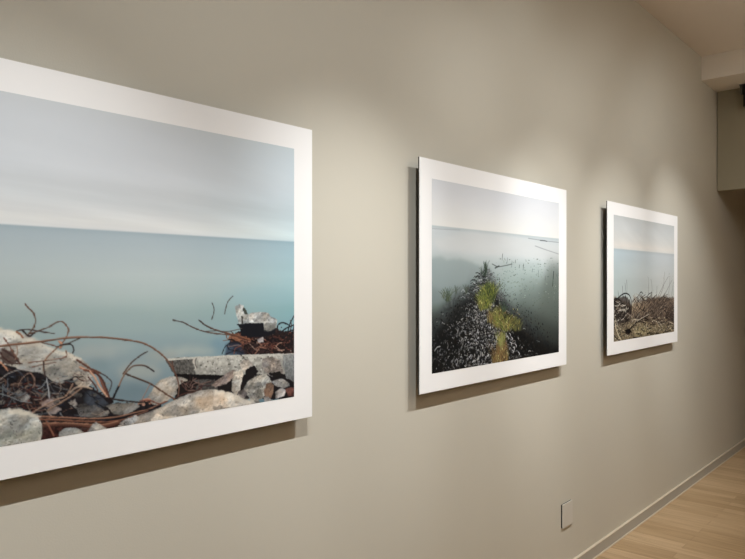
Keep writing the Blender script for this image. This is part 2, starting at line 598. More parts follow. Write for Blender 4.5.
    c.stroke([(196.5, 358), (195, 363), (197, 368)], .7, (60, 54, 50), hi=.1)
    P = c.pts([(197, 360), (293, 373)])
    for _ in range(200):
        x, y = random.uniform(P[0][0], P[1][0]), random.uniform(P[0][1], P[1][1])
        g = random.choice((70, 84, 178, 190, 198))
        chip(c, x, y, random.uniform(1.2, 4), (g, g - 3, g - 10), random.uniform(-.5, .5), .6)
    c.poly([(283, 355), (295, 354), (295, 382), (287, 379), (283, 366)], (132, 134, 132), rough=1.5, col2=(96, 98, 98), tex=.3, tscale=4)
    c.poly([(193, 378), (214, 377), (218, 390), (193, 391)], (70, 68, 66), rough=2, tex=.5, tscale=4)
    c.poly([(176, 374.4), (226, 375.6), (222, 379.5), (176, 380)], (14, 12, 14), rough=1.4)
    # ---- stones right
    c.rock([(262, 359), (272, 357), (280, 360), (282, 368), (284, 374), (276, 378), (268, 375), (262, 368)], (172, 158, 144), (86, 74, 66), 51, 8, .8)
    c.poly([(268, 373), (281, 372), (285, 377), (275, 379)], (20, 18, 18), rough=2)
    c.rock([(211, 385), (217, 380.5), (226, 374), (234, 369.5), (237, 372), (234, 377), (226, 384), (215, 387)], (188, 160, 142), (92, 70, 60), 33, 9, .4)
    c.rock([(239.5, 364), (243, 360), (248, 359), (252, 363), (252.6, 368), (248, 372), (242, 370)], (206, 190, 168), (104, 92, 80), 24, 8, .5)
    c.poly([(246, 370), (254, 366), (258, 372), (250, 382), (244, 381)], (20, 18, 20), rough=2)
    c.rock([(233.5, 372.5), (237, 369.5), (242, 369), (243.5, 375), (241, 384), (239, 393), (235, 395), (231.5, 391), (232, 381)],
           (210, 202, 184), (110, 100, 88), 27, 10, .6)
    c.rock([(246, 384), (250, 379.5), (256, 376), (266, 373.8), (270, 378), (272, 383), (268, 392), (262, 399), (252, 401), (247, 396), (243, 390)],
           (178, 174, 160), (84, 80, 72), 41, 11, .8)
    c.rock([(250, 396), (255, 394), (260, 402), (257, 404), (250, 402)], (170, 164, 150), (90, 84, 76), 43, 6, .3)
    c.rock([(271, 382), (276, 379.5), (282, 378.6), (289, 382.5), (290, 386), (283, 388), (276, 386.5)], (176, 174, 166), (86, 84, 80), 45, 8, .5)
    c.rock([(266, 384), (271, 382.4), (274, 385), (273, 393), (271, 398), (265, 398), (264, 391)], (166, 118, 84), (92, 58, 40), 46, 10, .1)
    c.rock([(275, 392), (281, 388), (286, 390), (284, 396), (276, 399)], (196, 190, 186), (90, 82, 80), 47, 6, .7)
    c.rock([(285, 389), (291, 387), (295, 388), (295, 397), (288, 396)], (122, 62, 50), (60, 28, 24), 49, 7, .2)
    c.rock([(263, 397), (268, 396), (272, 400), (265, 403)], (190, 186, 180), (100, 96, 92), 48, 6, .3)
    c.rock([(238, 392), (244, 389), (248, 394), (244, 398), (238, 396)], (130, 116, 110), (60, 50, 48), 42, 6, .3)
    # ---- pale block by the water
    c.rock([(143, 402), (148, 396), (156, 384), (162, 379), (170, 376.5), (181, 377), (188, 380), (184, 388), (176, 396), (165, 402), (150, 408)],
           (194, 180, 158), (128, 116, 100), 61, 14, .3)
    c.poly([(138, 403), (147, 398), (152, 400), (150, 408), (139, 409)], (176, 122, 98), rough=3, tex=.3, alpha=.8)
    c.poly([(180, 384), (190, 380), (198, 384), (196, 392), (182, 397), (174, 401), (176, 394)], (24, 20, 20), rough=3)
    tangle(c, (182, 382, 204, 394), 16, (.6, 1.1), [(96, 60, 54), (60, 40, 40), (130, 96, 84)], 14)
    # ---- dark mass of debris, lower left (runs on beyond the left edge of the view)
    c.poly([(-520, 352), (-300, 356), (-120, 352), (-10, 356), (10, 364), (44, 372), (72, 378), (90, 384), (100, 392), (112, 403), (140, 404), (160, 404),
            (165, 412), (120, 440), (0, 470), (-520, 560)], (27, 24, 27), rough=5, tex=.6)
    tangle(c, (-4, 366, 70, 412), 90, (.6, 1.3), [(16, 20, 34), (30, 38, 54), (74, 82, 92), (12, 10, 14), (88, 60, 48), (48, 30, 28), (104, 108, 110)], 18, 1.3)
    tangle(c, (4, 385, 40, 412), 24, (.8, 1.4), [(70, 26, 22), (92, 36, 28), (110, 84, 70)], 12, 1)
    tangle(c, (-460, 368, -45, 440), 150, (.7, 1.6), [(20, 24, 36), (96, 60, 46), (60, 66, 76), (126, 74, 52), (14, 12, 14)], 34, 1)
    # blue pool between the irons
    c.poly([(86, 391), (96, 390), (107, 399), (108, 405), (100, 409), (88, 406), (84, 399)], (66, 74, 84), rough=3, soft=2.5, tex=.25, alpha=.75)
    # ---- big broken slab
    for sd, pp in [(71, [(-330, 352), (-280, 318), (-190, 312), (-120, 330), (-90, 356), (-170, 372), (-290, 374)]),
                   (72, [(-480, 380), (-430, 352), (-350, 356), (-310, 392), (-400, 412)]),
                   (73, [(-250, 420), (-200, 388), (-110, 384), (-60, 410), (-90, 450), (-220, 470)])]:
        c.rock(pp, (205, 198, 182), (116, 106, 94), sd, 24, .5)
    c.rock([(-58, 338), (-35, 328), (0, 327.8), (13, 330.6), (24, 334), (33, 338), (47, 346), (58, 350), (67, 352), (80, 358), (88, 364), (91, 370), (84, 372),
            (74, 374), (72, 379), (62, 383), (52, 381), (46, 376), (40, 373), (30, 372), (10, 366), (0, 363), (-40, 360), (-56, 350)],
           (203, 197, 180), (138, 130, 114), 81, 22, .55)
    c.poly([(0, 327.6), (13, 330.4), (33, 337.8), (47, 345.8), (67, 351.8), (80, 357.8), (86, 362), (70, 358), (48, 352), (30, 343), (10, 336), (0, 334)],
           (222, 216, 200), rough=3, soft=2.5, alpha=.55)
    c.poly([(0, 350), (12, 350), (20, 360), (12, 366), (0, 364)], (60, 44, 40), rough=4, alpha=.75, tex=.4)
    c.poly([(44, 372), (46, 378), (54, 384), (66, 385), (74, 380), (72, 392), (48, 392)], (26, 22, 24), rough=3, alpha=.8)
    c.rock([(73, 374), (78, 371), (86, 371), (92, 376), (93, 383), (88, 387), (78, 387), (73, 381)], (206, 194, 174), (110, 94, 80), 83, 9, .9)
    # ---- small stones in the lower debris
    c.rock([(106, 406.5), (112, 404), (120, 403.2), (133, 402.6), (140, 406), (134, 411), (124, 415.5), (113, 414)], (136, 130, 118), (84, 80, 74), 85, 12, .6)
    c.rock([(76, 408), (84, 405.5), (94, 405), (104, 409), (108, 415), (96, 418), (80, 417)], (124, 118, 112), (56, 52, 50), 86, 8, .9)
    c.rock([(68, 402), (75, 399), (78, 405), (71, 408)], (150, 140, 130), (70, 62, 58), 87, 7, .5)
    c.rock([(41, 400), (52, 398.5), (58, 402), (50, 408), (42, 407)], (186, 152, 138), (96, 72, 62), 88, 8, .3)
    c.rock([(18, 394), (26, 392), (30, 397), (26, 402), (18, 400)], (138, 136, 130), (60, 58, 58), 89, 7, .6)
    c.rock([(48, 410), (56, 406), (62, 409), (56, 414), (48, 414)], (156, 134, 122), (80, 62, 54), 90, 7, .4)
    c.poly([(42, 424), (80, 424), (118, 420), (118, 432), (40, 446)], (50, 28, 25), rough=2, tex=.8, tscale=4)
    tangle(c, (40, 424, 118, 436), 26, (.5, 1.2), [(96, 50, 38), (24, 18, 20), (120, 72, 54), (80, 78, 74)], 14, .8)
    for q in range(26):
        x, y = random.uniform(2, 108), random.uniform(390, 414)
        r = random.uniform(2, 4.5)
        n = 6
        pp = [(x + r * random.uniform(.8, 1.2) * math.cos(a), y + r * .6 * random.uniform(.8, 1.2) * math.sin(a)) for a in np.linspace(0, 2 * math.pi, n + 1)[:-1]]
        g = random.uniform(70, 165)
        c.rock(pp, (g, g * .96, g * .9), (g * .4, g * .38, g * .36), 500 + q, 6, .5)
    tangle(c, (4, 378, 100, 414), 46, (.5, 1.0), [(128, 84, 66), (20, 18, 22), (150, 128, 112), (76, 44, 38), (96, 104, 110)], 20, .9)
    # ---- warm boulder along the lower edge
    c.rock([(112, 436), (118, 426), (128, 419.5), (140, 415.5), (152, 411), (162, 407), (170, 402), (180, 397.5), (190, 393), (200, 390.2), (211, 389.4), (222, 390.4),
            (232, 393), (241, 397), (250, 401.5), (262, 404), (262, 430), (110, 450)], (212, 198, 176), (138, 124, 106), 91, 16, .5)
    c.poly([(196, 396), (212, 393), (226, 395), (228, 404), (205, 409), (196, 406)], (184, 150, 116), rough=6, soft=7, alpha=.4)
    c.poly([(214, 389.6), (236, 394), (256, 402), (244, 404), (226, 398), (214, 394)], (232, 222, 204), rough=2, soft=2, alpha=.5)
    # ---- rusty bars bundled along the bottom
    R1, R2, R3 = (130, 80, 58), (156, 106, 80), (92, 54, 42)
    c.stroke([(24, 416.5), (50, 417), (80, 418.4), (98.6, 418.6), (117, 417), (134, 413), (150, 408.6), (166, 401)], 1.8, R2, w2=1.2)
    c.stroke([(36, 427), (60, 425), (80, 425.4), (91, 427), (106, 426.4), (120, 423)], 3.6, R3, hi=.5)
    c.stroke([(34, 419.2), (58, 420), (80, 421.3), (106, 422), (120, 420.5), (132, 416.5), (148, 411)], 2.2, R1, w2=1.2)
    c.stroke([(43, 423.6), (60, 423), (80, 424), (104, 424.6), (118, 421.5)], 1.6, R2)
    c.stroke([(28, 416), (42, 407), (56, 400), (66, 396), (73, 384)], 1.6, (150, 122, 104), col2=(168, 130, 104))
    c.stroke([(48, 410), (60, 403), (70, 397), (82, 388)], 1.7, (158, 124, 100))
    c.stroke([(46, 421), (50, 428), (54, 436)], 1.7, (136, 82, 60))
    c.stroke([(24, 416), (36, 421), (46, 426)], 1.2, (90, 50, 38))
    c.stroke([(18, 387), (22, 379), (30, 373), (35, 381), (33, 388)], 1.0, (150, 116, 98))
    c.stroke([(46.5, 378), (48, 386), (49, 392), (49.4, 398)], 1.1, (176, 178, 178))
    c.stroke([(37, 389.5), (42, 387), (46, 381.5)], .9, (150, 154, 156))
    c.stroke([(0, 380), (8, 374), (20, 370), (30, 371)], .9, (170, 160, 152))
    c.stroke([(0, 394), (10, 397), (20, 401), (32, 403)], .9, (120, 128, 132))
    c.stroke([(2, 386), (10, 392), (22, 396)], .8, (96, 104, 110))
    c.rock([(59, 433), (66, 428), (76, 427.6), (84, 432), (80, 440), (58, 444)], (192, 190, 178), (110, 108, 98), 93, 8, .5)
    c.rock([(88, 431), (93, 424), (96, 422), (104, 427), (110, 430), (104, 438), (88, 438)], (196, 192, 180), (116, 110, 100), 94, 8, .5)
    c.rock([(119, 424), (128, 418), (136, 415), (140, 418), (132, 424), (124, 428)], (190, 186, 176), (96, 90, 84), 95, 6, 1.)
    # bottom-left stone
    c.rock([(-40, 424), (-24, 414), (-8, 411), (9, 408.2), (20, 409), (30, 412), (38, 417.5), (42, 424), (42, 434), (41, 446), (-30, 462)],
           (205, 202, 186), (112, 110, 98), 97, 15, .7)
    c.poly([(9, 408), (20, 408.6), (30, 411.4), (41, 416.4), (36, 418), (24, 415), (10, 413.6)], (222, 214, 196), rough=2, alpha=.7, soft=1)
    c.poly([(-10, 430), (12, 434), (41, 426), (42, 437), (20, 440), (-10, 448)], (104, 108, 92), rough=6, soft=4, alpha=.35)
    # ---- long wires and arcs in front
    c.stroke([(25, 303.8), (29, 308.5), (33.4, 313), (35.5, 321.5), (32.4, 329.6), (27.6, 335)], 1.3, (98, 62, 46))
    c.stroke([(54.5, 333.6), (40, 331.5), (28, 329.6), (21.5, 330), (16, 331.6)], 1.1, (70, 50, 44))
    c.stroke([(16, 332), (20, 334), (23, 338)], 1.6, (150, 92, 60))
    c.stroke([(22, 330), (26, 334), (30, 336.5), (34, 333)], 1.6, (50, 38, 36))
    c.stroke([(26.6, 335), (38.6, 331), (48.6, 327), (60, 321.4), (66.4, 325.6), (68.2, 331.5), (63.6, 341.5), (51.6, 353), (46, 359), (44, 363), (43.8, 371)],
             1.3, (92, 62, 50), col2=(150, 96, 66))
    c.stroke([(59, 341.5), (62, 345), (60, 348)], 2.2, (186, 126, 92))
    c.stroke([(57, 346.5), (66, 344), (71.8, 345), (73.8, 350), (72.6, 353.4)], 1.3, (48, 44, 46))
    c.stroke([(56, 347), (66, 344.4), (74, 341), (80, 338.4)], 1.1, (70, 54, 48))
    c.stroke([(42, 343), (52, 345), (58, 347)], 1.0, (110, 74, 58))
    c.stroke([(28.6, 363), (40, 361.2), (50, 360), (60, 358.4), (66.5, 356), (66, 351)], 1.1, (128, 82, 62))
    c.stroke([(32, 367), (44, 364.5), (56, 362.6)], .9, (120, 84, 68))
    c.stroke([(4, 338), (9, 345.5), (14, 354), (20, 363)], 1.3, (120, 76, 60))
    c.stroke([(2, 349), (11.5, 355), (18.6, 361.5)], 1.7, (70, 48, 44))
    c.stroke([(17, 346), (17.4, 353), (15, 360)], .9, (150, 112, 92))
    c.stroke([(0, 352), (4, 358), (12, 363), (22, 364)], 1.3, (66, 40, 36))
    c.stroke([(0, 362), (4, 366), (8, 371)], 1.5, (190, 130, 96))
    c.stroke([(43.6, 362), (44.2, 370), (45, 377)], 1.3, (58, 44, 42))
    c.stroke([(-90, 366), (-50, 355), (0, 346.4), (21.5, 344), (43, 341.5), (61.5, 338.6), (80, 337.3), (95, 337.3), (106, 337.8), (127, 340), (141.5, 342.8),
              (150, 346.4), (158, 351.6), (166, 358.8), (171, 365.5), (175, 373), (178, 381), (179, 389), (178, 397)],
             2.1, (134, 88, 64), col2=(104, 72, 58), w2=1.7, hi=.4)
    # cluster by the pool
    K = (46, 34, 32)
    c.stroke([(77, 360), (84, 364.6), (90, 368.4), (101, 373.4)], 2.0, (96, 58, 44))
    c.stroke([(101, 373.4), (106, 376.4), (111.4, 381.6), (111, 387), (108.4, 393)], 1.2, (70, 64, 64))
    c.stroke([(80, 367.4), (88, 371), (94, 376), (99, 386), (106, 394), (111, 399)], 2.0, (192, 136, 104))
    c.stroke([(84, 370), (93, 372), (99, 376), (103, 386), (108, 396)], 2.3, (120, 70, 52))
    c.stroke([(90, 371), (97, 381), (101, 389), (108, 398)], 1.4, (206, 158, 126))
    c.stroke([(88, 377), (94, 384), (98, 391)], 1.4, (84, 48, 38))
    c.stroke([(94, 372), (102, 379), (107, 391), (110, 399)], 1.8, (78, 46, 38))
    c.stroke([(84, 388.6), (92, 390), (98.6, 393.6), (104, 397), (111, 400.6)], 2.2, (30, 24, 28))
    c.stroke([(70, 393), (76, 388), (84, 387), (92, 389)], 1.8, (170, 146, 124))
    c.stroke([(92, 392), (93, 396.5), (101, 398.5), (108, 397)], .8, (36, 36, 46))
    c.poly([(104, 398), (112, 397), (114, 401), (111, 404), (106, 402)], (26, 20, 22), rough=1.5)
    c.stroke([(112.4, 399.5), (116, 392), (119.2, 385.6)], 2.2, (34, 26, 28))
    c.stroke([(119, 386), (122, 379), (126, 372.6), (133, 366.3), (141, 365.4), (147, 366.8), (154, 371.5)], 1.6, (170, 124, 94), col2=(50, 44, 46))
    c.stroke([(123, 374), (127, 368.4), (131.5, 362.8), (139, 356.6), (147.5, 351.4)], 1.4, (110, 74, 58), col2=(60, 50, 48))
    c.stroke([(126, 374), (136, 378), (150, 383.6), (158, 388.6), (166, 394), (175, 399.5)], 1.7, (66, 50, 44), col2=(110, 72, 54))
    c.stroke([(111, 399), (124, 400.6), (138.6, 402.4), (150, 402)], 1.5, K)
    c.stroke([(140, 401), (150, 400.6), (160, 404), (168, 401)], 1.2, (120, 64, 50))
    c.stroke([(172, 361), (173.4, 368), (176, 376)], 1.2, (92, 58, 46))
    c.stroke([(176, 398), (184, 394), (194, 392), (202, 387)], 1.4, (78, 44, 38))
    c.stroke([(150, 384), (146, 392), (141, 401)], .9, (150, 112, 96))
    for _ in range(18):
        x = random.uniform(-440, -140)
        y = 400 + random.uniform(-30, 10)
        c.stroke([(x, y), (x + random.uniform(20, 60), y - random.uniform(20, 60)), (x + random.uniform(50, 120), y - random.uniform(0, 40))],
                 random.uniform(1.6, 3), random.choice([(120, 72, 52), (70, 50, 46), (150, 96, 68)]))


def paint_two(c):
    hz = (on_wall(432, 226.3, c.off)[1] + on_wall(559, 238, c.off)[1]) / 2
    t = np.clip((c.z1 - c.GZ) / (c.z1 - hz), 0, 1)
    sky = ramp(t, [(0, (203, 205, 208)), (.4, (210, 211, 212)), (.8, (217, 217, 214)), (1, (222, 221, 216))])
    sky = sky * water_streaks(c, .035, 2.5, 9, 31)
    s = np.clip((hz - c.GZ) / (hz - c.z0), 0, 1)
    sea = ramp(s, [(0, (172, 182, 184)), (.03, (190, 197, 199)), (.16, (187, 195, 196)), (.27, (168, 180, 180)), (.42, (138, 153, 150)),
                   (.6, (106, 118, 114)), (.78, (66, 72, 70)), (.92, (34, 36, 35)), (1, (20, 21, 21))])
    # left side darkens earlier, right side later
    sh = np.clip((c.U - .5), -.5, .5) * .10
    s2 = np.clip(s - sh * np.clip(s * 2, 0, 1), 0, 1)
    sea = ramp(s2, [(0, (172, 182, 184)), (.03, (192, 198, 199)), (.17, (190, 196, 196)), (.27, (170, 181, 180)), (.42, (138, 153, 149)),
                    (.6, (104, 116, 111)), (.78, (62, 68, 65)), (.92, (32, 34, 33)), (1, (18, 19, 19))])
    sea = sea * water_streaks(c, .10, 3, 16, 37)
    m = blur((c.GZ > hz).astype(float), 1.5)[..., None]
    c.C = sky * m + sea * (1 - m)
    # pale mist bank and the darker tongue of water at left
    c.poly([(470, 232), (500, 234), (559, 246), (559, 262), (520, 256), (480, 254), (440, 250), (432, 240)], (205, 205, 202), soft=9, rough=4, alpha=.45)
    c.poly([(431, 258), (440, 256.5), (448, 260), (456, 258.4), (466, 260), (474, 263), (482, 268), (474, 276), (470, 292), (452, 302), (431, 306)], (146, 158, 158),
           rough=3, soft=6, alpha=.7, col2=(116, 128, 129))
    c.poly([(431, 262), (452, 262), (470, 268), (466, 284), (440, 290), (431, 286)], (150, 163, 163), rough=3, soft=8, alpha=.4)
    c.poly([(500, 262), (540, 262), (545, 285), (525, 296), (506, 282)], (148, 164, 158), soft=16, rough=5, alpha=.35)
    c.poly([(548, 262), (562, 262), (562, 350), (540, 352), (536, 320)], (86, 93, 86), soft=30, rough=5, alpha=.6)
    c.poly([(520, 285), (562, 272), (562, 350), (510, 350)], (98, 106, 98), soft=34, rough=5, alpha=.45, col2=(40, 44, 41))
    c.stroke([(431, 228.6), (444, 229.4), (460, 230)], .7, (170, 178, 182), hi=0, alpha=.7)
    c.stroke([(528, 238.4), (536, 239.6), (545, 241), (559.5, 242.6)], .7, (132, 142, 144), hi=0, alpha=.8)
    c.stroke([(540, 240.4), (544, 240.8), (547, 241.4)], 1.1, (92, 100, 102), hi=0, alpha=.8)
    c.stroke([(535, 246), (545, 249.6), (559.5, 254.4)], 1.0, (150, 158, 160), hi=0, alpha=.7)
    # weed mats on the water, right of the spit
    for _ in range(330):
        y = 258 + 42 * random.random() ** .8
        x = random.uniform(496, 560)
        P = c.pt((x, y))
        g = random.choice([(112, 128, 118), (92, 108, 98), (150, 164, 156), (126, 136, 122), (80, 92, 84)])
        chip(c, P[0], P[1], random.uniform(3, 9), g, random.uniform(-.3, .3), .22)
    for _ in range(150):
        y = random.uniform(288, 350)
        P = c.pt((random.uniform(505, 560), y))
        k = max(.25, 1 - (y - 285) / 75)
        chip(c, P[0], P[1], random.uniform(3, 10), (int(100 * k), int(108 * k), int(98 * k)), random.uniform(-.5, .2), .25)
    c.stroke([(492, 264), (498, 266.6), (506, 265.4), (512, 264)], 1.1, (98, 106, 104), alpha=.8)
    c.stroke([(495, 268), (499, 266)], 1.8, (62, 70, 68), alpha=.8)
    for x, y, h in [(502, 260, 6), (511.5, 267, 6), (519, 268, 3), (523, 270, 6), (532, 272, 3), (515, 263, 3), (507, 262, 4), (538, 276, 5), (545, 280, 4)]:
        c.stroke([(x, y), (x + .4, y - h)], .9, (84, 94, 90), alpha=.8)
    c.stroke([(553.6, 271.5), (553.2, 277), (552.4, 286)], 1.3, (34, 40, 36))
    c.stroke([(556, 274), (558, 280), (557.6, 288)], .8, (96, 104, 96), alpha=.8)
    # ---- the dark spit
    spit = [(484, 270), (489, 270), (497, 288), (508, 304), (524, 318), (538, 332), (552, 344), (562, 348), (562, 356), (429, 376), (429, 330), (438, 316),
            (446, 302), (456, 294), (468, 288), (476, 280)]
    c.poly([(500, 300), (530, 310), (562, 330), (562, 358), (500, 362)], (54, 60, 56), rough=6, soft=26, alpha=.5, col2=(18, 19, 18))
    c.poly([(429, 318), (446, 306), (470, 300), (470, 372), (429, 376)], (44, 48, 48), rough=6, soft=20, alpha=.8, col2=(14, 15, 15))
    c.poly(spit, (92, 100, 99), rough=9, soft=13, col2=(12, 13, 13), alpha=.9, tex=.5, tscale=12)
    c.poly([(478, 292), (494, 292), (520, 325), (535, 350), (500, 366), (432, 372), (436, 335), (456, 306)], (20, 22, 22), rough=9, soft=14, alpha=.85, tex=.5)
    c.poly([(436, 330), (500, 318), (545, 345), (560, 362), (429, 378)], (8, 9, 9), rough=9, soft=14, alpha=.6)
    k = 0
    while k < 3600:
        py = 269 + 106 * random.random() ** .75
        w = 4 + (py - 269) * .72
        q = random.gauss(0, .55)
        px = 486 + (py - 270) * .02 + q * w
        if not (430 < px < 561) or abs(q) > 1.3:
            continue
        edge = max(.22, 1 - abs(q) ** 1.4 * .8)
        if px > 515:
            edge *= .55
        g = random.choice((10, 14, 22, 44, 84, 122, 160, 196)) * edge
        if py < 300:
            g = g * .8 + 40
        P = c.pt((px, py))
        chip(c, P[0], P[1], random.uniform(3, 9) * (.65 + .55 * (py - 269) / 100), (g, g, g * random.uniform(.96, 1.04)),
             random.gauss(-.5 if px < 492 else .5, .75), random.uniform(.28, .55))
        k += 1
    for _ in range(420):       # pale curled leaves
        py = random.uniform(304, 372)
        px = 484 + random.gauss(0, .42) * (py - 266) * .62
        if px < 433 or px > 540:
            continue
        a = random.uniform(-1.8, .9)
        L = random.uniform(.9, 2.6)
        g = random.uniform(110, 215)
        c.stroke([(px, py), (px + L * .5 * math.cos(a), py + L * .6 * math.sin(a)), (px + L * math.cos(a + .7), py + L * math.sin(a + .7))], random.uniform(.35, .75),
                 (g, g, g - 2), hi=.1, alpha=random.uniform(.5, .9))
    c.stroke([(434.5, 351), (437, 347.5), (440, 346.5)], 1.2, (172, 174, 172))
    for x, y in [(510, 342), (513, 347), (515, 344), (512, 350), (518, 352), (507, 336), (511, 337), (509, 333)]:
        c.stroke([(x, y), (x + 1.4, y + 1.5), (x + 1, y + 3.2)], .8, (190, 190, 194), alpha=.9)
    for i in range(9):
        y = 274 + i * 3.4
        w = 4 + i * 1.5
        for q in range(7):
            x = 482 - i * .9 + random.gauss(0, 1) * w * .5
            c.stroke([(x - 2, y + random.uniform(-1, 1)), (x, y - 1.2), (x + 2.2, y + random.uniform(-1, 1.4))], random.uniform(.6, 1.1),
                     random.choice([(24, 28, 28), (36, 40, 40), (206, 210, 210), (168, 176, 176), (20, 22, 22)]), hi=.1, alpha=.85)
    # weeds
    G1 = [(104, 118, 44), (136, 142, 52), (62, 80, 38), (158, 160, 70), (44, 58, 34)]
    G2 = [(58, 78, 62), (44, 62, 50), (80, 98, 76)]
    G3 = [(138, 128, 66), (164, 154, 86), (110, 100, 48), (128, 100, 54)]
    G4 = [(122, 90, 50), (146, 110, 62), (96, 76, 42), (170, 154, 90)]
    for ps, cc in [([(481, 290), (487, 281), (493, 284), (496, 292), (494, 301), (486, 309), (479, 309), (477, 302)], (84, 96, 40)),
                   ([(492, 309), (500, 306), (506, 312), (514, 316), (521, 322), (520, 330), (508, 331), (498, 329), (490, 322)], (98, 94, 46)),
                   ([(499, 332), (504, 334), (507, 346), (507, 358), (497, 365), (491, 364), (496, 350)], (116, 86, 46))]:
        c.poly(ps, cc, rough=9, soft=4, alpha=.6, tex=1., tscale=5)
    tuft(c, 486, 273, 12, .12, 26, G2, .9)
    tuft(c, 483.5, 276, 9, .3, 14, G2, .8)
    tuft(c, 447, 301, 13, .34, 34, [(70, 86, 66), (92, 106, 76), (56, 68, 52)], .7)
    tuft(c, 443, 298, 9, .25, 10, [(84, 98, 80), (104, 116, 92)], .7)
    tuft(c, 456, 294, 9, .2, 9, [(90, 102, 88), (70, 82, 70)], .7)
    tuft(c, 466, 294, 10, .2, 12, [(80, 92, 74), (64, 74, 60)], .7)
    tuft(c, 484, 308, 16, .38, 130, G1, .95)
    tuft(c, 489, 300, 16, .36, 120, G1, .95)
    tuft(c, 481, 310, 11, .25, 50, G1 + G3, .95)
    tuft(c, 492, 296, 11, .25, 30, G1, .9)
    tuft(c, 504, 314, 13, .2, 30, G2 + [(74, 92, 58)], .9)
    tuft(c, 497, 326, 18, .3, 70, G3 + G1[:2], .95)
    tuft(c, 490, 322, 11, .3, 34, G3 + G4, .9)
    tuft(c, 506, 330, 14, .45, 80, G3 + G1 + [(96, 84, 40)], .9)
    tuft(c, 515, 330, 12, .3, 50, [(104, 108, 54), (84, 84, 44), (66, 66, 40), (130, 118, 60)], .85)
    tuft(c, 520, 330, 9, .35, 22, [(92, 96, 60), (70, 70, 46)], .8)
    tuft(c, 501, 348, 17, .24, 60, [(166, 170, 92), (142, 150, 70), (120, 120, 54)], .95)
    tuft(c, 500, 362, 18, .34, 90, G4, .95)
    tuft(c, 494, 364, 13, .25, 30, G4, .9)
    tuft(c, 506, 360, 10, .25, 20, G4, .9)
    for (x0, y0, x1, y1, n, cs) in [(478, 284, 495, 308, 60, G1), (493, 308, 520, 331, 80, G3), (494, 338, 508, 363, 50, G4)]:
        for _ in range(n):
            P = c.pt((random.uniform(x0, x1), random.uniform(y0, y1)))
            chip(c, P[0], P[1], random.uniform(3, 7), random.choice(cs + [(30, 34, 24), (210, 206, 140)]), random.gauss(1.5, .6), .3)
    for x, y in [(504, 302), (507, 311), (511, 314), (500, 306)]:
        c.stroke([(x, y), (x + .6, y - 4)], 1.0, (60, 80, 60))


